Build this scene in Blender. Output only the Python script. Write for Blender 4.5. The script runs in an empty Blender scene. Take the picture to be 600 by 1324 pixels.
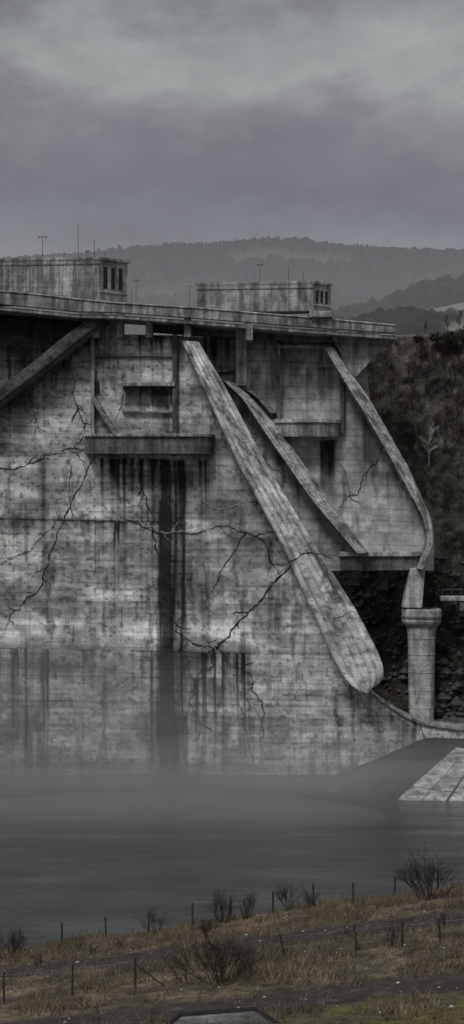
import bpy, math, random
import numpy as np
from mathutils import Vector
random.seed(7); rng=np.random.default_rng(11)
S=bpy.context.scene
S.view_settings.view_transform='Standard'; S.view_settings.look='None'; S.view_settings.exposure=0
CZ=34.0; F=2500.0; HY=662.0
def W(px,py,Y): return ((px-300)/F*Y, Y, CZ+(HY-py)/F*Y)

# ---------- numpy noise ----------
TAB=rng.random((256,256))
def vn(x,y,s=0):
    x=np.asarray(x,float)+s*13.7; y=np.asarray(y,float)+s*7.3
    xi=np.floor(x).astype(int); yi=np.floor(y).astype(int)
    fx=x-xi; fy=y-yi; fx=fx*fx*(3-2*fx); fy=fy*fy*(3-2*fy)
    a=TAB[xi&255,yi&255]; b=TAB[(xi+1)&255,yi&255]; c=TAB[xi&255,(yi+1)&255]; d=TAB[(xi+1)&255,(yi+1)&255]
    return (a*(1-fx)+b*fx)*(1-fy)+(c*(1-fx)+d*fx)*fy
def fbm(x,y,s=0,o=4):
    t=0;a=.5;n=0
    for i in range(o):
        t=t+a*vn(np.asarray(x)*2**i,np.asarray(y)*2**i,s+i*3); n+=a; a*=.5
    return t/n
def ss(a,b,x):
    t=np.clip((np.asarray(x,float)-a)/(b-a),0,1); return t*t*(3-2*t)

# ---------- node helpers ----------
def newmat(name):
    m=bpy.data.materials.new(name); m.use_nodes=True; nt=m.node_tree; nt.nodes.clear()
    out=nt.nodes.new('ShaderNodeOutputMaterial'); b=nt.nodes.new('ShaderNodeBsdfPrincipled')
    nt.links.new(b.outputs[0],out.inputs[0]); b.inputs['Roughness'].default_value=.9
    if 'Specular IOR Level' in b.inputs: b.inputs['Specular IOR Level'].default_value=.25
    return m,nt,b
def N(nt,t,**k):
    n=nt.nodes.new(t)
    for a,v in k.items(): setattr(n,a,v)
    return n
def noise(nt,scale,vecscale,detail=4,rough=.6):
    g=N(nt,'ShaderNodeNewGeometry'); mp=N(nt,'ShaderNodeMapping'); mp.inputs['Scale'].default_value=vecscale
    nt.links.new(g.outputs['Position'],mp.inputs['Vector'])
    n=N(nt,'ShaderNodeTexNoise'); n.inputs['Scale'].default_value=scale; n.inputs['Detail'].default_value=detail; n.inputs['Roughness'].default_value=rough
    nt.links.new(mp.outputs[0],n.inputs['Vector']); return n.outputs[0]
def rng_(nt,src,a,b,c,d):
    m=N(nt,'ShaderNodeMapRange'); m.inputs[1].default_value=a; m.inputs[2].default_value=b; m.inputs[3].default_value=c; m.inputs[4].default_value=d
    nt.links.new(src,m.inputs[0]); return m.outputs[0]
def mul(nt,a,b):
    m=N(nt,'ShaderNodeMath',operation='MULTIPLY'); nt.links.new(a,m.inputs[0])
    if isinstance(b,(int,float)): m.inputs[1].default_value=b
    else: nt.links.new(b,m.inputs[1])
    return m.outputs[0]
def ramp(nt,src,stops):
    r=N(nt,'ShaderNodeValToRGB'); e=r.color_ramp.elements
    while len(e)>1: e.remove(e[-1])
    e[0].position=stops[0][0]; e[0].color=(*stops[0][1],1)
    for p,c in stops[1:]:
        x=e.new(p); x.color=(*c,1)
    nt.links.new(src,r.inputs[0]); return r.outputs[0]
def vmul(nt,col,val):
    m=N(nt,'ShaderNodeVectorMath',operation='SCALE'); nt.links.new(col,m.inputs[0]); nt.links.new(val,m.inputs['Scale']); return m.outputs[0]
def bump(nt,b,src,st,dist=.1):
    n=N(nt,'ShaderNodeBump'); n.inputs['Strength'].default_value=st; n.inputs['Distance'].default_value=dist
    nt.links.new(src,n.inputs['Height']); nt.links.new(n.outputs[0],b.inputs['Normal'])

def concrete(name,attr=False,bright=1.0,streak=.75):
    m,nt,b=newmat(name)
    big=noise(nt,.35,(1,1,1),5,.65)
    col=ramp(nt,big,[(.25,(.178,.178,.168)),(.42,(.235,.236,.226)),(.55,(.28,.284,.284)),(.75,(.36,.356,.342))])
    v=rng_(nt,noise(nt,4,(1,1,1.8),7,.8),.25,.75,.45,1.5)
    v=mul(nt,v,rng_(nt,noise(nt,1.3,(1,1,1),6,.75),.3,.7,.72,1.22))
    if not attr:
        v=mul(nt,v,rng_(nt,noise(nt,1,(.12,.12,2.6),3),.3,.7,.8,1.15))
        v=mul(nt,v,rng_(nt,noise(nt,1,(1.1,1.1,.07),4,.7),.42,.6,streak,1.08))
        v=mul(nt,v,rng_(nt,noise(nt,.7,(1,1,.6),6,.7),.40,.55,.6,1.1))
    v=mul(nt,v,bright)
    if attr:
        a=N(nt,'ShaderNodeAttribute'); a.attribute_name='tone'; v=mul(nt,v,a.outputs['Fac'])
    nt.links.new(vmul(nt,col,v),b.inputs['Base Color'])
    bump(nt,b,noise(nt,3,(1,1,2.0),6,.7),.6,.14)
    return m
M_wall=concrete('weathered_concrete',True,2.15)
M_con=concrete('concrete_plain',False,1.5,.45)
M_dark=concrete('concrete_dark',False,.6,.6)  # darker variant of the same concrete, for beams, ledge fronts and joints
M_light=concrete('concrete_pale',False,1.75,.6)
def flat(name,c,r=.8,var=.3,sc=3):
    m,nt,b=newmat(name); n=noise(nt,sc,(1,1,1),4)
    rg=ramp(nt,n,[(.3,tuple(x*(1-var) for x in c)),(.7,tuple(x*(1+var) for x in c))]); nt.links.new(rg,b.inputs['Base Color']); b.inputs['Roughness'].default_value=r; return m
M_crack=flat('crack_shadow',(.03,.03,.032))
M_eff=flat('lime_deposit',(.5,.5,.49))
M_void=flat('dark_opening',(.02,.02,.022))
M_steel=flat('galvanised_steel',(.12,.12,.13),.5)
M_wood=flat('weathered_post',(.035,.032,.03))
M_twig=flat('bare_twigs',(.04,.031,.028))
M_pale=flat('pale_bark',(.42,.41,.40))

def attrmat(name,bumps=.5,bs=3):
    m,nt,b=newmat(name); a=N(nt,'ShaderNodeAttribute'); a.attribute_name='col'
    v=mul(nt,rng_(nt,noise(nt,2.2,(1,1,1),6,.75),.3,.7,.4,1.55),rng_(nt,noise(nt,9,(1,1,1),4,.7),.3,.7,.55,1.45))
    nt.links.new(vmul(nt,a.outputs['Color'],v),b.inputs['Base Color']); bump(nt,b,noise(nt,bs,(1,1,1),6,.8),bumps,.3); return m
M_gnd=attrmat('bank_soil'); M_hill=attrmat('hillside_soil',.9,1.2); M_veg=attrmat('dry_grass_blades',0)

# ---------- mesh helpers ----------
def obj(name,me,parent=None):
    o=bpy.data.objects.new(name,me); S.collection.objects.link(o)
    if parent: o.parent=parent
    return o
def empty(name):
    o=bpy.data.objects.new(name,None); S.collection.objects.link(o); return o
def mk(name,v,f,mat,parent=None,smooth=False):
    me=bpy.data.meshes.new(name); me.from_pydata([tuple(map(float,x)) for x in v],[],f); me.materials.append(mat); me.update()
    if smooth: me.polygons.foreach_set('use_smooth',[True]*len(me.polygons))
    return obj(name,me,parent)
def grid(name,P,mat,parent=None,tone=None,col=None,smooth=True):
    n,m=P.shape[:2]; me=bpy.data.meshes.new(name)
    idx=np.arange(n*m).reshape(n,m)
    q=np.stack([idx[:-1,:-1],idx[1:,:-1],idx[1:,1:],idx[:-1,1:]],-1).reshape(-1,4)
    me.vertices.add(n*m); me.vertices.foreach_set('co',P.reshape(-1).astype(np.float32))
    me.loops.add(q.size); me.loops.foreach_set('vertex_index',q.reshape(-1).astype(np.int32))
    me.polygons.add(len(q)); me.polygons.foreach_set('loop_start',(np.arange(len(q))*4).astype(np.int32))
    me.update(calc_edges=True); me.validate()
    if smooth: me.polygons.foreach_set('use_smooth',np.ones(len(q),bool))
    if tone is not None:
        a=me.attributes.new('tone','FLOAT','POINT'); a.data.foreach_set('value',tone.reshape(-1).astype(np.float32))
    if col is not None:
        a=me.attributes.new('col','FLOAT_COLOR','POINT'); c=np.ones((n*m,4),np.float32); c[:,:3]=col.reshape(-1,3); a.data.foreach_set('color',c.reshape(-1))
    me.materials.append(mat); return obj(name,me,parent)
def prism(name,poly,Y0,Y1,mat,parent,Y0b=None,bev=0):
    n=len(poly)
    fr=[W(x,y,Y0) for x,y in poly]; bk=[(a[0],Y1,a[2]) for a in fr]
    f=[list(range(n)),list(range(2*n-1,n-1,-1))]+[[i,i+n,(i+1)%n+n,(i+1)%n] for i in range(n)]
    o=mk(name,fr+bk,f,mat,parent)
    if bev: b=o.modifiers.new('b','BEVEL'); b.width=bev; b.segments=2
    return o
def box(name,x0,y0,x1,y1,Y0,Y1,mat,parent,bev=.06): return prism(name,[(x0,y0),(x0,y1),(x1,y1),(x1,y0)],Y0,Y1,mat,parent,bev=bev)
def wbox(name,a,b,mat,parent,bev=0):
    v=[(x,y,z) for x in (a[0],b[0]) for y in (a[1],b[1]) for z in (a[2],b[2])]
    o=mk(name,v,[[0,1,3,2],[4,6,7,5],[0,4,5,1],[2,3,7,6],[0,2,6,4],[1,5,7,3]],mat,parent)
    if bev: m=o.modifiers.new('b','BEVEL'); m.width=bev; m.segments=2
    return o
class Sticks:
    def __init__(s): s.v=[]; s.f=[]
    def add(s,a,b,ra,rb,k=3):
        a=np.array(a,float); b=np.array(b,float); d=b-a; L=np.linalg.norm(d)
        if L<1e-6: return
        d/=L; u=np.cross(d,[.3,.9,.2]); u/=np.linalg.norm(u)+1e-9; w=np.cross(d,u); i0=len(s.v)
        for p,r in ((a,ra),(b,rb)):
            for j in range(k):
                t=2*math.pi*j/k; s.v.append(tuple(p+r*(math.cos(t)*u+math.sin(t)*w)))
        for j in range(k): s.f.append([i0+j,i0+(j+1)%k,i0+k+(j+1)%k,i0+k+j])
    def make(s,name,mat,parent=None): return mk(name,s.v,s.f,mat,parent)
def branch(st,p,d,L,r,depth,rnd,spread=.6,up=.15,k=3):
    n=3; 
    for i in range(n):
        d=d+np.array([rnd.gauss(0,.14),rnd.gauss(0,.14),rnd.gauss(0,.1)+up*.3]); d/=np.linalg.norm(d)
        q=p+d*L/n; st.add(p,q,r*(1-i*.2),r*(1-(i+1)*.2),k); p=q
        if depth>0 and (i>0 or depth<3):
            for _ in range(rnd.choice([1,2])):
                e=d+np.array([rnd.gauss(0,spread),rnd.gauss(0,spread),rnd.gauss(0,spread*.7)+up]); e/=np.linalg.norm(e)
                branch(st,p,e,L*rnd.uniform(.5,.75),r*.6,depth-1,rnd,spread,up)
def bush(st,base,h,w,rnd,stems=9,depth=2,r=.02):
    for i in range(stems):
        a=rnd.uniform(0,6.28); t=rnd.uniform(0,w)
        d=np.array([math.cos(a)*t,math.sin(a)*t,1.]); d/=np.linalg.norm(d)
        b=np.array(base)+np.array([math.cos(a)*t*.3*h,math.sin(a)*t*.3*h,-.05])
        branch(st,b,d,h*rnd.uniform(.5,.8),r,depth,rnd,.45,.1)

# ================= DAM =================
dam=empty('concrete_dam')
def drips(px,py,y0,x0,x1,inten,ln,seed,sc=.16):
    n=fbm(px*sc+.6*fbm(py*.02,px*0,seed),px*0+seed*3.1,seed,4); act=ss(.44,.66,n)
    clus=ss(.38,.62,fbm(px*.022,px*0+seed*1.7,seed+31,2))
    wob=vn(px*.05,py*.03,seed)
    L=ln*(.15+1.9*vn(px*.35,px*0+seed,seed+5)*act)*(.3+clus)
    d=py-y0; t=np.where(d>0,np.exp(-np.clip(d,0,9999)/np.maximum(L,3)),0)
    return inten*t*act*(.15+.95*clus)*ss(x0-3,x0+3,px)*(1-ss(x1-3,x1+3,px))*(.5+1.0*wob)
def linemark(py,y,w): return np.exp(-((py-y)/w)**2)
def wall_tone(px,py,seed=0):
    yy=py-px*.02
    lift=np.floor(yy/15.5); lr=TAB[(lift.astype(int)*7+3)&255,(np.floor((px+lift*37)/95).astype(int)*5)&255]
    t=.88+.46*(lr-.5)
    t*=.62+.76*fbm(px*.012,py*.03,2,5)
    t*=.66+.68*fbm(px*.012,py*.38,3,4)
    t*=.90+.20*fbm(px*.2,py*.012,4,3)
    t*=.62+.76*fbm(px*.09,py*.16,7,6)
    f=(yy/15.5-lift); t*=1-.42*np.exp(-((f-.5)/.05)**2)*ss(.35,.8,vn(px*.03,lift*3.3,8))
    t*=1-.34*np.exp(-((((yy/7.7)%1)-.5)/.08)**2)*ss(.5,.8,vn(px*.02,np.floor(yy/7.7)*2.3,18))
    t*=1-.45*ss(.52,.68,fbm(px*.018,py*.022,21,5))
    t*=1+.32*ss(.55,.7,fbm(px*.02,py*.08,22,5))
    t*=1-.5*ss(.60,.74,fbm(px*.09,py*.016,24,5))
    t*=1-.5*ss(.60,.70,fbm(px*.2,py*.25,25,4))
    pv=np.abs(((px+6)/47.)%1-.5); t*=1-.12*np.exp(-((pv-.5)/.012)**2)*ss(.3,.6,vn(px*.02,lift*1.7,12))
    D=0*px
    for (y0,x0,x1,i,l,s) in [(671,-60,240,1.0,28,1),(838,-60,440,.75,80,2),(590,45,280,.95,50,3),(775,-60,220,.45,30,4),(590,110,278,.7,22,5),(430,-60,240,.6,60,6),
                          (755,180,400,.45,40,7),(872,250,480,.45,40,8),(640,240,400,.45,25,9),(500,150,228,.6,30,10),(700,60,130,.4,70,11),(920,-60,600,.4,40,12),
                          (690,240,330,.5,30,13),(560,230,330,.5,60,14),(620,-60,60,.45,60,15),(808,-60,240,.3,20,16)]:
        D=D+drips(px,py,y0+(px*.02),x0,x1,i,l,s)
    e=(fbm(py*.03,px*0,31)-.5)*8
    core=ss(588,600,py)*(ss(202,214,px+e+ (py-600)*.018)*(1-ss(234,245,px+e-ss(600,900,py)*4)))
    k=.5+.6*ss(.3,.62,fbm(px*.25,py*.006,33,3))
    D=D+core*k*(1-.35*ss(700,1000,py))
    D=D+.8*np.exp(-((px-214+e*.4)/3.2)**2)*ss(640,700,py)+.7*np.exp(-((px-238+e*.4)/2.5)**2)*ss(590,620,py)*(1-ss(760,850,py))+.55*np.exp(-((px-196)/2)**2)*ss(820,860,py)
    D=D+.6*np.exp(-((px-57)/4)**2)*ss(590,600,py)*(1-ss(660,760,py))
    D=D+.8*ss(158,164,px)*(1-ss(222,228,px))*ss(496,500,py)*(1-ss(525,540,py+8*vn(px*.2,py*0,4)))  # recess shade painted into the tone between lintel and sill; wall stays flat
    D=D+.72*(1-ss(120,150,px))*(1-ss(470,530,py+px*.7-40))  # left bay above the rib: shade of its recess baked into the tone
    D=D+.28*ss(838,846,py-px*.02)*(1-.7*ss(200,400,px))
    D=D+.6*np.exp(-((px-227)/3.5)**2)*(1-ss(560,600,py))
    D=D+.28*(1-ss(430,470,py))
    D=D+.85*linemark(py-px*.02,671,1.6)*(1-ss(238,246,px))*(.5+.8*vn(px*.1,py*0,3))+.5*linemark(py-px*.02,838,1.3)*(.4+vn(px*.08,py*0,6))+.5*linemark(py-px*.02,775,1.1)*vn(px*.08,py*0,6)+.45*linemark(py-px*.02,905,1.1)*vn(px*.08,py*0,9)+.4*linemark(py-px*.02,722,1.0)*vn(px*.05,py*0,11)+.4*linemark(py-px*.02,872,1.0)*vn(px*.05,py*0,13)
    t*=1+.35*ss(800,806,py-px*.02)*(1-ss(828,834,py-px*.02))*(.4+1.1*fbm(px*.03,py*.05,40))
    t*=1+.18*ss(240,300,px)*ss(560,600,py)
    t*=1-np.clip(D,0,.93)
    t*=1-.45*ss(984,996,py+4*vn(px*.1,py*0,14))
    return np.clip(t,.03,2)
def right_tone(px,py):
    t=.85+.3*(fbm(px*.02,py*.4,53,4)-.5)
    t*=.62+.76*fbm(px*.03,py*.03,54,5); t*=.85+.3*fbm(px*.25,py*.03,55,4); t*=.62+.76*fbm(px*.12,py*.12,57,6)
    t*=1-.5*ss(.56,.72,fbm(px*.1,py*.02,58,5))
    yy=py-px*.03; l=np.floor(yy/15.5); f=yy/15.5-l; t*=1-.3*np.exp(-((f-.5)/.06)**2); t*=.85+.3*TAB[(l.astype(int)*11)&255,(np.floor(px/60).astype(int)*3)&255]
    D=0*px
    for (y0,x0,x1,i,l_,s) in [(569,350,440,1.0,60,61),(432,250,470,.7,50,62),(520,320,480,.5,40,63),(610,380,520,.55,60,64),(660,300,560,.5,30,65),(475,320,450,.5,50,66)]:
        D=D+drips(px,py,y0,x0,x1,i,l_,s)
    D=D+.8*ss(412,416,px)*(1-ss(430,436,px))*ss(565,572,py)*(1-ss(600,660,py))
    D=D+.4*(1-ss(440,490,py))
    D=D+.35*ss(440,470,px)*(1-ss(600,650,py))
    return np.clip(.92*t*(1-np.clip(D,0,.93)),.03,2)

Y_M=250.; Y_R=255.
topx=[-60,118,150,152,240,252,277,325,385,435,470,500,540,580,640]; topy=[402,408,410,432,434,448,500,600,700,795,884,908,932,940,944]
xs=np.linspace(-60,640,660); rows=np.linspace(0,1,560)
ty=np.interp(xs,topx,topy); PX=np.repeat(xs[:,None],560,1); PY=ty[:,None]+(1025-ty[:,None])*rows[None,:]
P=np.stack([(PX-300)/F*Y_M,0*PX+Y_M-.06*(fbm(PX*.05,PY*.06,70)-.5),CZ+(HY-PY)/F*Y_M],-1)
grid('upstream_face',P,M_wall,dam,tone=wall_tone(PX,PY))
prism('wall_core',[(x,y+1) for x,y in zip(topx,topy)]+[(640,1060),(-60,1060)],Y_M+.1,Y_M+4.5,M_con,dam)
rtx=[236,470,478,505,530,560]; rty=[420,428,520,580,625,700]
xs=np.linspace(236,561,330); ty=np.interp(xs,rtx,rty); rows=np.linspace(0,1,320)
PX=np.repeat(xs[:,None],320,1); by=738+0*xs; PY=ty[:,None]+(by-ty)[:,None]*rows[None,:]
P=np.stack([(PX-300)/F*Y_R,0*PX+Y_R,CZ+(HY-PY)/F*Y_R],-1)
grid('recessed_face',P,M_wall,dam,tone=right_tone(PX,PY))
prism('recessed_core',[(x,y+1) for x,y in zip(rtx,rty)]+[(560,737),(236,737)],Y_R+.1,Y_R+8,M_con,dam)

def rib(name,L,R,Yf,Yb,bright,n=260,m=26,seed=0):
    L=np.array(L,float);R=np.array(R,float)
    def rs(A):
        d=np.r_[0,np.cumsum(np.hypot(*np.diff(A,axis=0).T))]; t=np.linspace(0,d[-1],n); return np.stack([np.interp(t,d,A[:,0]),np.interp(t,d,A[:,1])],1)
    L=rs(L);R=rs(R)
    ker=np.ones(15)/15
    for A in (L,R):
        for c in (0,1):
            A[:,c]=np.convolve(np.pad(A[:,c],7,'reflect',reflect_type='odd'),ker,'valid')
    w=np.r_[0,0,np.linspace(0,1,m),1,1]; 
    Yv=np.r_[Yb,(Yf+Yb)/2,Yf+.35*np.clip((np.linspace(0,1,m)-.72)/.28,0,1)*(Yb-Yf),(Yf+Yb)/2+.2,Yb]
    PX=L[:,None,0]*(1-w)+R[:,None,0]*w; PY=L[:,None,1]*(1-w)+R[:,None,1]*w
    Y=np.repeat(Yv[None,:],n,0)
    sx=(PX-300)/F*Yf; sz=CZ+(HY-PY)/F*Yf
    P=np.stack([sx,Y,sz],-1)
    al=np.arange(n)[:,None]/n*60+0*PX; ww=w[None,:]+0*PX
    t=bright*(.65+.7*fbm(al*.12,ww*9,seed+80,4))*(.45+1.1*fbm(al*.8,ww*3,seed+81,5))
    for g in (.2,.42,.62,.8): t*=1-.5*np.exp(-((ww-g)/.03)**2)*(.4+fbm(al*.3,ww*2,seed+82))
    t*=1-.5*ss(.10,.0,ww); t*=1-.2*(np.abs((al*.25)%1-.5)<.03)
    t*=1-.6*ss(.52,.68,fbm(al*.25,ww*2.5,seed+85,5)); t*=1-.4*ss(.58,.66,fbm(al*1.5,ww*8,seed+87,3))
    grid(name,P,M_wall,dam,tone=np.clip(t*.9,.05,2),smooth=False)
rib('spillway_rib',[(235,441),(262,500),(308,600),(362,700),(408,800),(430,850),(444,876),(460,892),(474,896)],
    [(257,441),(292,500),(345,600),(405,700),(462,790),(489,842),(498,866),(496,882),(478,895)],246.2,250.4,1.3,n=420,m=40,seed=1)
rib('inner_rib',[(288,492),(312,513),(345,563),(402,645),(462,716)],[(304,494),(325,513),(360,552),(420,638),(477,714)],251.5,255.2,1.0,seed=2)
rib('inner_rib_crest',[(305,497),(330,512),(350,535)],[(312,496),(336,510),(358,533)],252.5,255.2,.45,n=80,m=10,seed=7)
rib('abutment_rib',[(419,449),(470,532),(520,618),(548,672),(554,700),(540,735)],[(434,449),(482,520),(531,606),(560,672),(564,700),(550,737)],251.5,256,.95,seed=3)
rib('left_rib',[(122,406),(80,437),(40,470),(0,500),(-50,540)],[(147,409),(100,447),(50,487),(0,524),(-50,565)],246.5,250.5,.24,seed=4)
rib('small_strut',[(117,516),(132,540),(146,561)],[(124,513),(140,540),(153,561)],247.8,250.4,.55,n=60,m=8,seed=5)

# ---- deck ----
def deckseg(name,top,bot,Y0s,depth,mat):
    n=len(top); v=[]
    for (tx,ty_),(bx,by_),Y in zip(top,bot,Y0s):
        a=W(tx,ty_,Y); b=W(bx,by_,Y)
        v+= [a,b,(b[0],Y+depth,b[2]),(a[0],Y+depth,a[2])]
    f=[[0,1,2,3],[4*n-1,4*n-2,4*n-3,4*n-4]]
    for i in range(n-1):
        for k in range(4): f.append([4*i+k,4*i+4+k,4*i+4+(k+1)%4,4*i+(k+1)%4])
    o=mk(name,v,f,mat,dam); b=o.modifiers.new('b','BEVEL'); b.width=.08; b.segments=2; return o
tp=[(-60,372),(40,380),(98,387),(150,392),(260,399),(400,411),(512,421)]
bt=[(-60,388),(40,397),(98,403),(150,404),(260,412),(400,423),(512,431)]
yy=[244,244.6,245,245.5,247,249,250.5]
deckseg('deck_parapet',tp,bt,yy,1.0,M_con)
deckseg('deck_slab',[(x,y+3) for x,y in bt],[(x,y+8) for x,y in bt],[y+.35 for y in yy],6.5,M_con)
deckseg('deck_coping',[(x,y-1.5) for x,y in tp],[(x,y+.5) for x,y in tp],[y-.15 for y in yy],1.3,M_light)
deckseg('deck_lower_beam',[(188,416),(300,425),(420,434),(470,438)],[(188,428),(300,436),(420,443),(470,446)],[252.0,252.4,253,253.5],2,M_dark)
for x in (120,150,188,238,318): box('deck_column',x,410,x+9,436 if x<240 else 440,248,252,M_con,dam)
prism('wing_wall',[(428,432),(512,432),(484,462),(459,489),(446,470)],252.5,262,M_con,dam,bev=.05)
box('pier',305,424,319,499,252,255.3,M_con,dam)
box('drain_pipe_chase',223,432,229,590,249.3,250.2,M_dark,dam)
box('pilaster',117,430,122,562,249.2,250.2,M_con,dam); box('pilaster',357,444,362,545,253.9,255.2,M_con,dam); box('pilaster',440,450,445,560,254.2,255.2,M_dark,dam)
box('lintel',158,494,226,499,249,250.2,M_con,dam); box('sill',158,531,226,534,249.4,250.2,M_con,dam)
box('lintel',362,446,440,450,254.2,255.2,M_con,dam)
box('hatch',120,493,128,507,249.7,250.3,M_void,dam,0)
box('wall_lip',240,478,302,481,254.3,255.1,M_con,dam)
box('wall_lip',122,460,222,462,249.7,250.2,M_dark,dam,.02)
def ledge(name,x0,x1,yt,yb,Y,proud,mat,roundl=False,slope=0):
    r=proud
    X0,X1=(x0-300)/F*Y,(x1-300)/F*Y; zt,zb=CZ+(HY-yt)/F*Y,CZ+(HY-yb)/F*Y
    out=[(X0,Y+.5)]
    if roundl: out+=[(X0+r-r*math.cos(t),Y-r*math.sin(t)) for t in np.linspace(0,math.pi/2,12)]
    else: out+=[(X0,Y-r)]
    out+=[(X1-r+r*math.sin(t),Y-r*math.cos(t)) for t in np.linspace(0,math.pi/2,12)]+[(X1,Y+.5)]
    n=len(out); v=[(x,y,zt) for x,y in out]+[(x,y,zb) for x,y in out]
    f=[list(range(n))[::-1],list(range(n,2*n))]+[[i,(i+1)%n,(i+1)%n+n,i+n] for i in range(n)]
    o=mk(name,v,f,mat,dam); b=o.modifiers.new('b','BEVEL'); b.width=.06; b.segments=2
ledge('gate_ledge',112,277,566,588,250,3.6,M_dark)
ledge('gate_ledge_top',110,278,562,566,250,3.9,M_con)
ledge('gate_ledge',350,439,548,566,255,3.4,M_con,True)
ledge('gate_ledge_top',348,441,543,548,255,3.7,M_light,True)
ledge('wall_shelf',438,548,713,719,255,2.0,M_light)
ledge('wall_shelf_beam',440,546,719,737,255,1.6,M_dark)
prism('curved_pillar',[(531,735),(550,733),(546,786),(521,786)],252.5,255.5,M_light,dam,bev=.1)
cp=[(462,882),(474,892),(488,902),(505,913),(522,924),(541,933),(570,939),(600,942),(645,945)]
v=[];n=len(cp)
for x,y in cp:
    a=W(x,y-1.5,249.6); b=W(x,y+2,249.6); v+=[a,b,(b[0],254.9,b[2]),(a[0],254.9,a[2])]
f=[[0,1,2,3],[4*n-1,4*n-2,4*n-3,4*n-4]]
for i in range(n-1):
    for k in range(4): f.append([4*i+k,4*i+4+k,4*i+4+(k+1)%4,4*i+(k+1)%4])
mk('training_wall_coping',v,f,M_con,dam)
wbox('stilling_floor',(12,254.6,2),(60,270,6.6),M_dark,dam)

# ---- cracks ----
def crackline(pts,w,Y,rnd,vv,ff,rough=.16,branch_p=0.0,gap=0):
    P=[np.array(p,float) for p in pts]
    for it in range(6):
        Q=[P[0]]
        for a,b in zip(P[:-1],P[1:]):
            d=b-a; n=np.array([-d[1],d[0]]); Q+= [(a+b)/2+n*rnd.gauss(0,rough*(.75 if it<1 else 1)),b]
        P=Q
        if np.hypot(*(P[1]-P[0]))<1.8: break
    n=len(P); i0=len(vv); ph=rnd.uniform(0,9)
    for i,p in enumerate(P):
        d=P[min(i+1,n-1)]-P[max(i-1,0)]; L=np.hypot(*d)+1e-6; nn=np.array([-d[1],d[0]])/L
        t=i/(n-1); thick=.35+.75*float(vn(i*.12+ph,3.1,5))
        ww=w*thick*(.5+.8*rnd.random())*min(1,4*(1-t)+.12)*.5
        for s in (-1,1): vv.append(W(*(p+nn*ww*s),Y))
        if i<n-1 and not (gap and float(vn(i*.15+ph,9.1,6))<gap): k=i0+2*i; ff.append([k,k+1,k+3,k+2])
    if branch_p>0:
        for i in range(2,n-2):
            if rnd.random()<branch_p:
                d=P[i+1]-P[i-1]; a=math.atan2(d[1],d[0])+rnd.choice([-1,1])*rnd.uniform(.4,1.0); L=rnd.uniform(6,22)
                crackline([P[i],P[i]+L*np.array([math.cos(a),math.sin(a)])],w*.65,Y,rnd,vv,ff,rough,0)
rc=random.Random(5); vv=[];ff=[]
CR=[([(100,438),(90,470),(97,520),(110,548),(96,578),(108,602)],1.8),([(-30,607),(0,606),(40,598),(65,586),(100,580),(145,577)],2.0),
([(138,560),(112,608),(85,665),(62,720),(30,780),(-5,828)],1.7),([(180,588),(188,640),(202,700),(216,760),(232,812),(245,870),(264,1003)],1.8),
([(160,668),(205,690),(240,690),(295,679),(330,693),(352,686)],1.7),([(398,718),(376,730),(345,765),(310,802),(284,832),(255,880),(243,915)],3.0),
([(226,815),(255,835),(282,838),(325,872),(340,910),(354,1003)],2.0),([(318,688),(292,728),(264,782)],1.6),([(306,903),(320,950),(335,1005)],1.5),([(330,693),(350,725),(362,740)],1.3),
([(282,838),(262,860),(246,905)],1.6),([(95,810),(97,835)],1.2),([(60,470),(40,520),(52,560)],1.2),([(150,440),(158,480),(150,560)],1.2),([(543,935),(549,955),(542,972)],1.4),([(0,730),(40,712),(80,660)],1.),
([(186,650),(200,668),(196,690)],1.2),([(232,815),(238,790),(228,770)],1.3),([(240,860),(232,900),(240,950)],1.2),([(330,880),(316,900),(322,930)],1.2),([(352,700),(346,730)],1.),([(92,600),(90,640),(96,680)],1.2)]
for p,w in CR: crackline(p,w,249.93,rc,vv,ff,.09,.05)
mk('wall_cracks',vv,ff,M_crack,dam)
vv=[];ff=[]
for p,w in [([(500,560),(486,600),(462,640),(430,672)],1.3),([(360,446),(385,470),(395,430)],1.1),([(440,600),(452,640),(470,655)],1.1),([(330,560),(345,600),(380,640)],1.1)]: crackline(p,w,254.95,rc,vv,ff,.09,.04)
mk('recess_cracks',vv,ff,M_crack,dam)
vv=[];ff=[]
for p,w in [([(372,728),(392,716),(412,716),(436,728)],2.0),([(300,560),(320,585),(345,600)],1.),([(430,800),(455,790),(470,802)],1.2),([(410,716),(424,742),(430,770)],1.2)]: crackline(p,w,246.15,rc,vv,ff,.10,.05)
mk('rib_cracks',vv,ff,M_crack,dam)
vv=[];ff=[]
for p,w in [([(168,666),(207,687),(243,687),(297,676),(332,690)],1.0),([(395,714),(372,728),(343,761)],1.0),([(60,588),(112,576)],1.2),([(228,812),(257,831),(283,835)],1.1),([(240,640),(300,655),(350,650)],.7),([(20,690),(60,716)],.7)]: crackline(p,w,249.9,rc,vv,ff,.09,.02,gap=.45)
mk('lime_traces',vv,ff,M_eff,dam)

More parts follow.
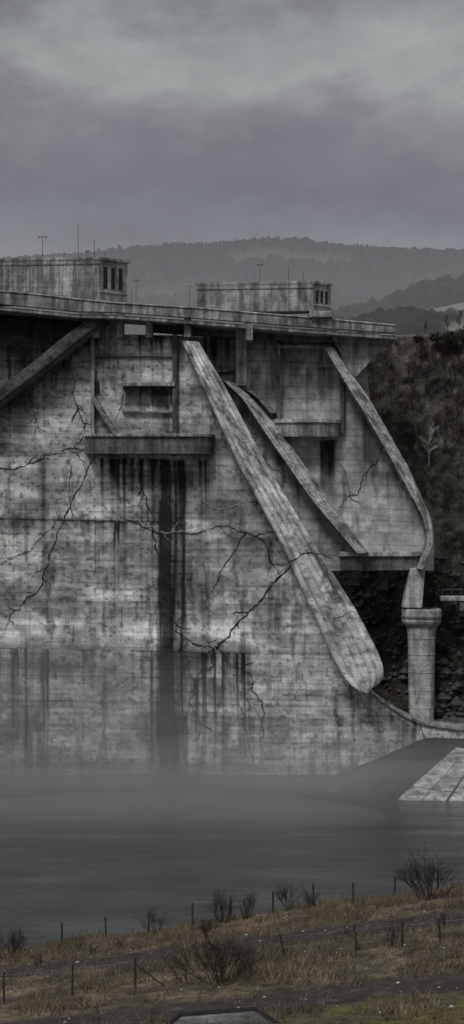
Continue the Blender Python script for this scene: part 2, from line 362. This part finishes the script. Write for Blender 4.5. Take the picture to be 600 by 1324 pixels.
# ---- gatehouses ----
def gatehouse(x0,xc,x1,yt0,ytc,yt1,yb,Yc,bl,bn,slots,low):
    g=empty('gatehouse')
    A=W(x0,yt0,Yc+bl);B=W(xc,ytc,Yc);C=W(x1,yt1,Yc+bn); zt=B[2]; zb=W(xc,yb,Yc)[2]
    fp=[(A[0],A[1]),(B[0],B[1]),(C[0],C[1]),(A[0]+(C[0]-B[0]),A[1]+bn+3)]
    def pr(name,fp,z0,z1,mat,bev=.05):
        n=len(fp); v=[(x,y,z0) for x,y in fp]+[(x,y,z1) for x,y in fp]
        o=mk(name,v,[list(range(n))[::-1],list(range(n,2*n))]+[[i,(i+1)%n,(i+1)%n+n,i+n] for i in range(n)],mat,g)
        m=o.modifiers.new('b','BEVEL'); m.width=bev; m.segments=2
    pr('walls',fp,zb,zt-.35,M_con)
    c=np.mean(np.array(fp),0); fo=[tuple(c+(np.array(p)-c)*1.025+0) for p in fp]
    pr('roof_slab',fo,zt-.4,zt,M_con)
    b=np.array([B[0],B[1]]); cc=np.array([C[0],C[1]]); d=cc-b; L=np.linalg.norm(d); d/=L; nrm=np.array([d[1],-d[0]])
    for s in range(slots):
        t0=L*(.14+.8*s/slots); t1=t0+L*.8/slots*.5
        q=[b+d*t0+nrm*.02,b+d*t1+nrm*.02,b+d*t1-nrm*.3,b+d*t0-nrm*.3]
        pr('window_slot',[tuple(k) for k in q],zt-(zt-zb)*.72,zt-1.2,M_void,.0001)
    pr('string_course',[tuple(b-d*.1+nrm*.12),tuple(cc+d*.1+nrm*.12),tuple(cc+d*.1-nrm*.1),tuple(b-d*.1-nrm*.1)],zt-(zt-zb)*.82,zt-(zt-zb)*.78,M_light)
    if low:
        pr('lower_bay',[tuple(b-np.array([low,0])),(B[0],B[1]-.05),(C[0]+.05,C[1]),tuple(b+np.array([-low,4]))],zb-2.6,zb+.02,M_con)
    a=np.array([A[0],A[1]]); d2=b-a; L2=np.linalg.norm(d2); d2/=L2; n2=np.array([d2[1],-d2[0]])
    for k in range(1,int(L2/3.2)):
        p=b-d2*3.2*k; pr('joint',[tuple(p+n2*.03),tuple(p+d2*.07+n2*.03),tuple(p+d2*.07-n2*.05),tuple(p-n2*.05)],zb,zt-.42,M_dark,.0001)
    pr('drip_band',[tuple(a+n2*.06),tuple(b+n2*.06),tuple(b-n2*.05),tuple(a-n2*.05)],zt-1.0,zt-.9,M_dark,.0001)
    return g
g1=gatehouse(-70,129,165,334,332,339,388,247.6,2.2,3.6,3,3.0)
g2=gatehouse(255,405,428,367,363,369,402,249.6,2.0,2.6,3,0)
box('base_block',400,402,431,410,248.4,251.5,M_con,g2)

def mast(x,y0,y1,Y,arm=0,armt=0):
    st=Sticks(); a=W(x,y1,Y); b=W(x,y0,Y); st.add(a,b,.055,.035,6)
    if arm: st.add((b[0]-arm,Y,b[2]-.02),(b[0]+arm,Y,b[2]+.02),.05,.05,4)
    if arm and armt: 
        for s in(-1,1): st.add((b[0]+s*arm,Y,b[2]),(b[0]+s*arm*.6,Y,b[2]-.18),.09,.05,4)
    st.make('antenna_mast',M_steel)
mast(55,306,333,252,.6,1); mast(101,288,333,252); mast(122,309,334,249.5); mast(176,362,394,247,.35,1); mast(245,370,399,248,.3); mast(336,342,366,252,.35,1); mast(373,345,366,252); mast(170,372,394,247); mast(112,325,334,249.5,.2,1); mast(135,327,336,249.5,.2); mast(392,352,365,251); mast(83,325,334,250)
st=Sticks()
for i,x in enumerate(range(434,512,7)):
    t=(x-400)/112; y=411+10*t; Y=249+1.5*t+.5
    st.add(W(x,y+1,Y),W(x,y-6,Y),.05,.05,4)
    if i: st.add(prev,W(x,y-6,Y),.04,.04,4)
    prev=W(x,y-6,Y)
st.make('deck_railing',M_steel,dam)

# ---- intake tower ----
tower=empty('intake_tower')
def lathe(name,cx,cy,prof,mat,parent,n=40,smooth=False):
    v=[];f=[]
    for r,z in prof:
        for j in range(n): t=2*math.pi*j/n; v.append((cx+r*math.cos(t),cy+r*math.sin(t),z))
    for i in range(len(prof)-1):
        for j in range(n): a=i*n+j;b=i*n+(j+1)%n; f.append([a,b,b+n,a+n])
    f.append(list(range(n))[::-1]); f.append([len(v)-n+j for j in range(n)])
    return mk(name,v,f,mat,parent,smooth)
TY=254.; TX=(545-300)/F*TY; z_=lambda y: CZ+(HY-y)/F*TY
pr=[(1.6,6.0)]
for y in (915,892,869,846,825):
    k=1.66+.14*(915-y)/90
    pr+=[(k,z_(y)-.04),(k+.05,z_(y)),(k+.05,z_(y)+.12),(k+.01,z_(y)+.16)]
pr+=[(1.95,z_(812)),(1.95,z_(810))]
lathe('shaft',TX,TY,pr,M_light,tower,28)
lathe('cap',TX,TY,[(2.0,z_(811)),(2.45,z_(806)),(2.6,z_(803)),(2.6,z_(789)),(2.5,z_(787)),(2.2,z_(787)),(2.2,z_(789)),(0.1,z_(789))],M_light,tower,28)
lathe('cap_ring',TX,TY,[(2.62,z_(800)),(2.68,z_(799)),(2.68,z_(797)),(2.62,z_(796))],M_dark,tower,28)
fb=empty('footbridge')
box('walkway',570,771,680,777,254.2,256,M_light,fb); box('abutment_block',594,776,680,790,254.4,258,M_dark,fb)
st=Sticks()
for x in range(572,680,12): st.add(W(x,771,254.3),W(x,762,254.3),.03,.03,4)
st.add(W(572,762,254.3),W(680,762,254.3),.03,.03,4)
st.make('railing',M_steel,fb)

# ================= TERRAIN =================
def xline(Z): return np.interp(Z,[0,31,36,55,60],[27,27.5,24.5,14.5,12])
def hillY(X,Z):
    d=X-xline(Z)
    y=263+np.maximum(0,-d)*1.3+.32*(Z-30)+4.0*(fbm(X*.12,Z*.12,90)-.5)+2.2*(fbm(X*.5,Z*.5,91)-.5)-.05*np.maximum(0,X-40)
    return np.maximum(y,256.0)
Xs=np.r_[np.linspace(5,60,260),np.linspace(62,260,60)]; Zs=np.linspace(-2,58.5,260)
XX,ZZ=np.meshgrid(Xs,Zs,indexing='ij'); YYh=hillY(XX,ZZ)
def hcol(X,Z):
    b=np.array([.098,.080,.064]); g=np.array([.060,.060,.042]); k=np.array([.032,.030,.030]); l=np.array([.15,.13,.11])
    n=fbm(X*.15,Z*.2,95)[...,None]; n2=fbm(X*.5,Z*.6,96,6)[...,None]; n3=fbm(X*1.2,Z*.5,98)[...,None]
    c=b*(1-ss(.45,.6,n))+g*ss(.45,.6,n); c=c*(1-.8*ss(.46,.6,n2))+k*.8*ss(.46,.6,n2); c=c*(1-.5*ss(.58,.7,n3))+l*.5*ss(.58,.7,n3)
    c=c*(1-.5*ss(32,20,Z))[...,None]
    return c
Tb=np.linspace(0,1,60)**2
crY=YYh[:,-1]; PL=np.zeros((len(Xs),60,3)); PL[...,0]=Xs[:,None]; PL[...,1]=crY[:,None]+Tb*420; PL[...,2]=58.5+.5*fbm(PL[...,0]*.05,PL[...,1]*.05,99)+ Tb*420*.085+1.5*np.sin(Tb*2)
P1=np.stack([XX,YYh,ZZ],-1); PP=np.concatenate([P1,PL[:,1:]],1)
cc=np.concatenate([hcol(XX,ZZ),(np.array([.12,.115,.10])*(.6+.8*fbm(PL[:,1:,0]*.04,PL[:,1:,1]*.04,101)[...,None]))],1)
grid('hillside',PP,M_hill,None,col=cc)

def hill(name,prof,Y0,res,amp,colr,x0=-200,x1=900,seed=0,depth=700,woods=.5,treeh=6):
    px=np.linspace(x0,x1,res); ry=np.interp(px,[p[0] for p in prof],[p[1] for p in prof])
    nt_=130
    T=np.linspace(0,1,nt_); X=(px-300)/F*Y0; ztop=CZ+(HY-ry)/F*Y0
    XX=np.repeat(X[:,None],nt_,1); YY=Y0-depth*(1-T)[None,:]+0*XX
    h=np.sin(T*math.pi/2)[None,:]
    wood=ss(woods,woods+.05,fbm(XX*.008,YY*.010,seed+8,5))
    ZZ=(ztop[:,None]-30)*h+30*1.0+amp*(fbm(XX*.02,YY*.02,seed,3)-.5)*2+wood*treeh*(.3+vn(XX*.35,YY*.3,seed+5))
    bk=np.stack([X,X*0+Y0+500,ztop*.3],-1)[:,None]
    P=np.concatenate([np.stack([XX,YY,ZZ],-1),bk],1)
    n=fbm(XX*.02,YY*.03,seed+9,5)[...,None]; base=np.array(colr)*(.6+.8*n); dk=np.array([.033,.034,.034])*(.6+.8*fbm(XX*.2,YY*.2,seed+3)[...,None])
    w=wood[...,None]; c=base*(1-w)+dk*w; c=np.concatenate([c,c[:,-1:]],1)
    grid(name,P,M_hill,None,col=c)
hill('distant_hills',[(-200,372),(100,356),(165,349),(230,344),(300,338),(345,334),(400,338),(480,344),(540,347),(600,351),(900,345)],1700,900,4,(.085,.085,.08),seed=110,woods=.40,treeh=9)
hill('wooded_ridge',[(300,440),(380,425),(440,408),(480,392),(520,375),(560,360),(600,349),(700,335),(900,335)],1000,600,4,(.08,.08,.072),x0=300,seed=130,depth=350,woods=.40,treeh=6)
hill('meadow_rise',[(300,452),(420,432),(460,414),(500,409),(560,404),(600,396),(700,380),(900,370)],620,400,1.0,(.18,.18,.16),x0=300,seed=150,depth=180,woods=.56,treeh=3)

mk('ground',[(-4000,-200,-3),(4000,-200,-3),(4000,6000,-3),(-4000,6000,-3)],[[0,1,2,3]],flat('valley_soil',(.06,.055,.045),.9,.3,.05))

Xs=np.linspace(8,120,220); Ys=np.linspace(222,256,80); XX,YY=np.meshgrid(Xs,Ys,indexing='ij')
xsh=np.interp(YY,[222,228,250,256],[21.5,19.3,13.0,12.0])+1.6*(fbm(YY*.3,XX*0,160)-.5)
ZZ=np.minimum(.233*(YY-228)-.18,(XX-xsh)*.42)-.3*fbm(XX*.5,YY*.5,161)*ss(0,3,XX-xsh)
ZZ=np.maximum(ZZ,-2.5)
c=np.array([.038,.038,.036])*(.4+1.2*fbm(XX*.6,YY*.6,162)[...,None])
grid('lake_shore',np.stack([XX,YY,ZZ],-1),M_hill,None,col=c)
ramp_=empty('boat_ramp')
def rp(px,y):
    k=(y-HY)/F; Y=(CZ+.233*228)/(k+.233); return ((px-300)/F*Y,Y,.233*(Y-228))
def lerp2(q,u,v_):
    a,b,c_,d=[np.array(k,float) for k in q]; return (a*(1-u)+b*u)*(1-v_)+(d*(1-u)+c_*u)*v_
cells=[]
big=[[(513,1034),(590,966),(622,970),(572,1043)],[(573.5,1043.5),(623.5,970),(700,976),(680,1052)]]
for q in big:
    for i in range(4):
        for j in range(2):
            e=.012
            cells.append([tuple(lerp2(q,i/4+e,j/2+e)),tuple(lerp2(q,(i+1)/4-e,j/2+e)),tuple(lerp2(q,(i+1)/4-e,(j+1)/2-e)),tuple(lerp2(q,i/4+e,(j+1)/2-e))])
for n_,q in enumerate(cells):
    v=[rp(*p) for p in q]; v2=[(a,b,c_-.25) for a,b,c_ in v]; dz=.03+.05*((n_*7)%5)/5
    mk('slab',[(a,b,c_+dz) for a,b,c_ in v]+v2,[[0,1,2,3],[7,6,5,4]]+[[i,i+4,(i+1)%4+4,(i+1)%4] for i in range(4)],M_light if n_%3 else M_con,ramp_)
m,nt,b=newmat('lake_water'); b.inputs['Base Color'].default_value=(.016,.022,.024,1); b.inputs['Specular IOR Level'].default_value=.5
nt.links.new(rng_(nt,noise(nt,.05,(1,3,1),4,.6),.35,.65,.05,.25),b.inputs['Roughness'])
bump(nt,b,noise(nt,1,(.32,.62,1),8,.72),1.0,1.1)
mk('water',[(-400,60,0),(400,60,0),(400,262,0),(-400,262,0)],[[0,1,2,3]],m)

# ================= FOREGROUND BANK =================
def road(X,Y):
    yc=101.5-.12*X+1.5*np.sin(X*.12); r=ss(5.6,4.2,np.abs(Y-yc)); 
    yc2=72.5+.10*X; r2=ss(3.6,2.4,np.abs(Y-yc2)); return np.maximum(r,r2)
def zfg(X,Y):
    X=np.asarray(X,float);Y=np.asarray(Y,float)
    z=16.5-(Y-66)*.141+.1*X*ss(20,80,Y)+(.045*np.clip(X,-20,20)-.35)*ss(85,118,Y)
    e=124+1.5*(fbm(X*.1,X*0,170)-.5)
    z=z-np.maximum(0,Y-e)*.55
    z=z+.35*(fbm(X*.25,Y*.2,171)-.5)+.22*(fbm(X*1.2,Y*1.0,172)-.5)
    z=z-.15*road(X,Y)
    return np.where(Y<8,z+(8-Y)*.2,z)
Xs=np.linspace(-60,60,420); Ys=np.r_[np.linspace(-20,58,60),np.linspace(58.3,150,420)]
XX,YY=np.meshgrid(Xs,Ys,indexing='ij'); ZZ=zfg(XX,YY); r=road(XX,YY)[...,None]
dry=np.array([.165,.128,.086]); grn=np.array([.074,.070,.040]); dirt=np.array([.046,.039,.035]); gr=np.array([.13,.122,.115])
n=fbm(XX*.22,YY*.16,180)[...,None]; n2=fbm(XX*.9,YY*.5,181,5)[...,None]; n3=fbm(XX*3,YY*2,182,3)[...,None]
c=dry*(1-ss(.45,.62,n))+grn*ss(.45,.62,n); c=c*(1-.75*ss(.42,.58,n2))+dirt*.75*ss(.42,.58,n2)
rc_=dirt*(.45+.7*n2)+gr*.5*ss(.6,.75,n3); c=c*(1-r)+rc_*r
moss=(ss(71,67,YY)*ss(1,3,XX))[...,None]*ss(.4,.55,n2); c=c*(1-moss)+np.array([.11,.098,.03])*moss
c=c*(1-.3*ss(.5,.65,n3))
grid('foreground_bank',np.stack([XX,YY,ZZ],-1),M_gnd,None,col=c)
NB=60000; X=rng.uniform(-22,22,NB); Y=rng.uniform(60,128,NB)
keep=(np.abs(X)<Y*.135+1)&(rng.random(NB)>road(X,Y)*.95)&(fbm(X*.5,Y*.35,190)>.42+.2*rng.random(NB)-.1); X=X[keep];Y=Y[keep]; n=len(X); Z=zfg(X,Y)
k=4; X=np.repeat(X,k)+rng.normal(0,.08,n*k); Y=np.repeat(Y,k)+rng.normal(0,.08,n*k); Z=np.repeat(Z,k); n*=k
h=rng.gamma(3,.055,n)*(0.3+1.7*ss(.3,.75,fbm(X*.6,Y*.6,191))); h*=1+.5*ss(120,125,Y); an=rng.uniform(0,6.28,n); wd=.016+.014*rng.random(n); lx=rng.normal(0,.45,n)*h; ly=rng.normal(0,.3,n)*h
V=np.zeros((n,3,3)); V[:,0]=np.stack([X-wd*np.cos(an),Y-wd*np.sin(an),Z-.03],1); V[:,1]=np.stack([X+wd*np.cos(an),Y+wd*np.sin(an),Z-.03],1); V[:,2]=np.stack([X+lx,Y+ly,Z+h],1)
me=bpy.data.meshes.new('grass'); me.vertices.add(n*3); me.vertices.foreach_set('co',V.reshape(-1).astype(np.float32)); me.loops.add(n*3); me.loops.foreach_set('vertex_index',np.arange(n*3,dtype=np.int32)); me.polygons.add(n); me.polygons.foreach_set('loop_start',(np.arange(n)*3).astype(np.int32)); me.update(calc_edges=True)
cl=np.ones((n*3,4),np.float32); mixv=(rng.random(n)*.5+.5*ss(.35,.65,fbm(X*1.1,Y*.8,196)))[:,None]; pat=ss(.4,.6,fbm(X*.2,Y*.15,192))[:,None]
cb=(np.array([.31,.235,.155])*mixv+np.array([.065,.052,.040])*(1-mixv))*(1-.5*pat)+np.array([.08,.076,.042])*.5*pat
cl[:,:3]=np.repeat(cb,3,0); a=me.attributes.new('col','FLOAT_COLOR','POINT'); a.data.foreach_set('color',cl.reshape(-1)); me.materials.append(M_veg); obj('grass',me)
vv=[];ff=[]
for i in range(420):
    x=rng.uniform(-18,18); y=rng.uniform(62,124); z=float(zfg(x,y)); s=rng.gamma(2,.02)+.015
    i0=len(vv)
    for dx,dy,dz in [(1,0,0),(0,1,0),(-1,0,0),(0,-1,0),(0,0,.8),(.6,.6,.4)]: vv.append((x+s*dx*rng.uniform(.7,1.3),y+s*dy*rng.uniform(.7,1.3),z-.01+s*dz))
    ff+=[[i0,i0+5,i0+4],[i0+5,i0+1,i0+4],[i0+1,i0+2,i0+4],[i0+2,i0+3,i0+4],[i0+3,i0,i0+4],[i0,i0+1,i0+5]]
mk('stones',vv,ff,flat('stone',(.38,.38,.37),.9,.4,6))
def fence(pp,Y,h,wires,brace=None,r=.055):
    e=empty('wire_fence'); st=Sticks(); prev=None; ws=Sticks()
    for px,lean in pp:
        x=(px-300)/F*Y; z=float(zfg(x,Y)); t=(x+lean*h,Y,z+h); st.add((x,Y,z-.2),t,r,r*.85,6)
        cur=[np.array((x,Y,z))+(np.array(t)-np.array((x,Y,z)))*w for w in wires]
        if prev is not None:
            for a_,b_ in zip(prev,cur): mid=(a_+b_)/2-np.array([0,0,.05]); ws.add(a_,mid,.01,.01); ws.add(mid,b_,.01,.01)
        prev=cur
        if brace==px: st.add((x,Y,z+h*.8),(x+1.25,Y-.2,float(zfg(x+1.25,Y-.2))),.035,.035,5)
    st.make('posts',M_wood,e); ws.make('wires',M_steel,e)
fence([(-35,0),(25,.02),(80,0),(137,-.02),(192,.03),(249,0),(298,.02),(353,0),(405,0),(457,-.02),(510,.03),(566,0),(625,0)],122.5,1.35,(.95,.65,.35),r=.07)
fence([(-80,0),(5,.0),(93,.03),(175,0)],82,1.3,(.9,.5),brace=175)
fence([(370,-.25),(462,-.12),(520,.02),(570,-.1),(640,0)],88,1.15,(.9,.5))
rb=random.Random(3)
def mkbush(px,Y,h,w,stems,depth=2,r=.02):
    st=Sticks(); x=(px-300)/F*Y; bush(st,(x,Y,float(zfg(x,Y))),h,w,rb,stems,depth,r); st.make('bare_bush',M_twig)
for a in [(555,116,2.1,1.2,20,3,.035),(285,80,1.5,1.4,30,3,.028),(268,108,1.0,.7,9,3,.022),(285,121,1.5,.6,10,3,.025),(320,121,1.3,.8,10,3,.025),(375,122,1.2,.7,9,3,.025),(400,122,1.0,.8,8,2,.025),(15,113,1.5,1.0,16,3,.028),(203,120,1.2,.8,9,3,.022),(505,88,1.1,.6,6,2,.022),(48,104,.9,.9,7,2,.018),(450,96,.6,.9,6,2,.018),(155,113,.6,.8,6,2,.018),(575,95,.7,.9,6,2,.018),(120,108,.55,1.,7,2,.018),(335,85,.6,1.,7,2,.018),(240,83,.55,1.,6,2,.018)]: mkbush(*a)
cv=empty('concrete_culvert')
def gp(px,Y,dz): x=(px-300)/F*Y; return (x,Y,float(zfg(0,66))+dz)
v=[gp(180,62,.25),gp(385,63.5,.25),gp(330,67.0,.25),gp(232,66.2,.25)]; v2=[(a,b_,c_-1) for a,b_,c_ in v]
mk('slab',v+v2,[[0,1,2,3],[7,6,5,4]]+[[i,i+4,(i+1)%4+4,(i+1)%4] for i in range(4)],M_dark,cv)
st=Sticks()
for i in range(4):
    a_=np.array(v[i])+[0,0,.05]; b_=np.array(v[(i+1)%4])+[0,0,.05]; st.add(a_,b_,.09,.09,4)
st.make('rim',M_void,cv)

rs_=random.Random(9); st=Sticks()
for i in range(760):
    x=rs_.uniform(14,45); z=rs_.uniform(9,57)
    if x<float(xline(z))-1: continue
    y=float(hillY(np.array(x),np.array(z))); bush(st,(x,y,z),rs_.uniform(.8,2.4),.8,rs_,5,1,.05)
st.make('hillside_shrubs',M_twig)
def tree(name,px,py,h,mat,r=.09,seed=1):
    R=random.Random(seed); Y0=262.; 
    for _ in range(8):
        x=(px-300)/F*Y0; z=CZ+(HY-py)/F*Y0; Y0=float(hillY(np.array(x),np.array(min(z,58.5)))) 
    st=Sticks(); p=np.array([x,Y0,z-.4]); d=np.array([0,-.1,1.])
    for i in range(6):
        q=p+d*h/6+np.array([R.gauss(0,.08),-.15,0]); st.add(p,q,r*(1-i*.14),r*(1-(i+1)*.14),5); p=q
        for _ in range(3 if i>0 else 0):
            e=np.array([R.gauss(0,.6),R.gauss(0,.5)-.2,R.uniform(.5,1)]); e/=np.linalg.norm(e); branch(st,p,e,h*.28*(1-i*.1),r*.5,2,R,.4,.2)
    st.make(name,mat)
tree('bare_tree',553,603,5.0,M_pale,.10,seed=2); tree('bare_tree',573,470,4.0,M_twig,.1,seed=3); tree('bare_tree',590,560,4.5,M_twig,.1,seed=4); tree('bare_tree',545,470,3.2,M_twig,.08,seed=5); tree('bare_tree',580,660,4,M_twig,.1,seed=6)
for i,(px,py,h) in enumerate([(578,426,2.0),(592,426,2.6),(604,426,2.6),(548,427,1.4)]): tree('bare_tree',px,py,h,M_twig,.05,seed=20+i)
vv=[];ff=[];
for cx,cy,cz,rr in [(30.5,270,58.4,1.1),(33,271,59.0,1.6),(28.5,270,58.4,.8),(26,270,58.2,.6),(36,272,60,2)]:
    for i in range(700):
        d=rng.normal(0,1,3); d/=np.linalg.norm(d); p=np.array([cx,cy,cz])+d*rr*rng.uniform(.4,1)*np.array([1.3,1,.8]); s=.13; i0=len(vv)
        for _ in range(3): vv.append(tuple(p+rng.normal(0,s,3)))
        ff.append([i0,i0+1,i0+2])
mk('crest_scrub',vv,ff,flat('scrub_leaves',(.05,.048,.04)))
vv=[];ff=[]
for i in range(1100):
    x=rng.uniform(15,45); z=6.3+rng.uniform(0,1)**1.3*22; y=float(hillY(np.array(x),np.array(z)))
    s=rng.gamma(2,.16)+.1; i0=len(vv)
    R=[(1,0,0),(0,1,0),(-1,0,0),(0,-1,0),(0,0,.9),(0,0,-.9)]
    for dx,dy,dz in R: vv.append((x+s*dx*rng.uniform(.7,1.2),y+s*dy*rng.uniform(.7,1.2),z+s*dz*rng.uniform(.7,1.1)))
    for a_,b_ in ((0,1),(1,2),(2,3),(3,0)): ff+=[[i0+a_,i0+b_,i0+4],[i0+b_,i0+a_,i0+5]]
mk('rubble',vv,ff,flat('rubble_stone',(.075,.07,.068),.9,.4,2))

# ================= MIST =================
def mist(c,r,dens,col=(.94,.97,1.0)):
    m=bpy.data.materials.new('mist'); m.use_nodes=True; nt=m.node_tree; nt.nodes.clear(); o=nt.nodes.new('ShaderNodeOutputMaterial'); v=nt.nodes.new('ShaderNodeVolumeScatter')
    v.inputs['Density'].default_value=dens; v.inputs['Color'].default_value=(*col,1); v.inputs['Anisotropy'].default_value=0; nt.links.new(v.outputs[0],o.inputs['Volume'])
    bpy.ops.mesh.primitive_uv_sphere_add(segments=40,ring_count=20,radius=1,location=c); ob=bpy.context.object; ob.scale=r; ob.name='mist'; ob.data.name='mist'; ob.data.materials.append(m); ob.rotation_euler=(0,random.uniform(-.08,.08),0)
    ob.data.polygons.foreach_set('use_smooth',[True]*len(ob.data.polygons))
mist((-6,226,-1),(60,19,5.5),.012)
mist((-8,238,0),(52,10,6.5),.014)
mist((-22,237,6),(32,11,13),.009)
mist((-8,236,3),(20,9,9),.008)
mist((13,236,1),(17,9,5),.010)
mist((-12,214,-1),(30,14,3.6),.012)
mist((-25,240,10),(15,8,10),.008)
m=bpy.data.materials.new('valley_haze'); m.use_nodes=True; nt=m.node_tree; nt.nodes.clear(); o=nt.nodes.new('ShaderNodeOutputMaterial'); v=nt.nodes.new('ShaderNodeVolumeScatter')
v.inputs['Density'].default_value=.0006; v.inputs['Color'].default_value=(.92,.95,1,1); nt.links.new(v.outputs[0],o.inputs['Volume'])
hz=wbox('haze',(-1500,420,-2),(1500,2300,190),m,None)

# ================= LIGHT =================
w=bpy.data.worlds.new('World'); S.world=w; w.use_nodes=True; nt=w.node_tree; nt.nodes.clear()
out=N(nt,'ShaderNodeOutputWorld'); mix=N(nt,'ShaderNodeMixShader'); mix.inputs[0].default_value=.92
sky=N(nt,'ShaderNodeTexSky'); sky.sky_type='NISHITA'; sky.sun_disc=False; sky.sun_elevation=math.radians(52); sky.sun_rotation=math.radians(200)
b1=N(nt,'ShaderNodeBackground'); b1.inputs[1].default_value=.06; nt.links.new(sky.outputs[0],b1.inputs[0])
tc=N(nt,'ShaderNodeTexCoord'); sp=N(nt,'ShaderNodeSeparateXYZ'); nt.links.new(tc.outputs['Generated'],sp.inputs[0])
def wn(scale,vs,det,rough=.55,loc=(0,0,0)):
    mp=N(nt,'ShaderNodeMapping'); mp.inputs['Scale'].default_value=vs; mp.inputs['Location'].default_value=loc; nt.links.new(tc.outputs['Generated'],mp.inputs[0])
    n=N(nt,'ShaderNodeTexNoise'); n.inputs['Scale'].default_value=scale; n.inputs['Detail'].default_value=det; n.inputs['Roughness'].default_value=rough; nt.links.new(mp.outputs[0],n.inputs[0]); return n.outputs[0]
off=rng_(nt,wn(1,(8,8,16),6,.62,(2.2,0,1.0)),.3,.7,-.026,.026)
ad=N(nt,'ShaderNodeMath',operation='ADD'); nt.links.new(sp.outputs[2],ad.inputs[0]); nt.links.new(off,ad.inputs[1])
colr=ramp(nt,ad.outputs[0],[(0,(.2,.205,.23)),(.12,(.225,.228,.258)),(.14,(.18,.180,.212)),(.165,(.140,.134,.160)),(.19,(.165,.160,.184)),(.208,(.235,.234,.248)),(.228,(.35,.358,.356)),(.246,(.31,.317,.32)),(.265,(.19,.192,.2)),(.3,(.19,.19,.2)),(.4,(.35,.35,.36)),(1,(.75,.76,.78))])
b2=N(nt,'ShaderNodeBackground'); nt.links.new(vmul(nt,colr,rng_(nt,wn(1,(14,14,30),8,.7),.3,.7,.80,1.2)),b2.inputs[0]); b2.inputs[1].default_value=1.0
nt.links.new(b1.outputs[0],mix.inputs[1]); nt.links.new(b2.outputs[0],mix.inputs[2]); nt.links.new(mix.outputs[0],out.inputs[0])
sd=bpy.data.lights.new('sun','SUN'); sd.energy=1.5; sd.angle=math.radians(14); sd.color=(1,.985,.965); so=bpy.data.objects.new('sun',sd); S.collection.objects.link(so)
so.rotation_euler=Vector((.30,.62,-.85)).to_track_quat('-Z','Y').to_euler()

cam=bpy.data.cameras.new('camera'); co=bpy.data.objects.new('camera',cam); S.collection.objects.link(co); S.camera=co
co.location=(0,0,CZ); co.rotation_euler=(math.radians(90),0,0); cam.sensor_fit='VERTICAL'; cam.sensor_height=36; cam.lens=36*F/1324; cam.clip_end=8000; cam.clip_start=.5
print('objs',len(bpy.data.objects))
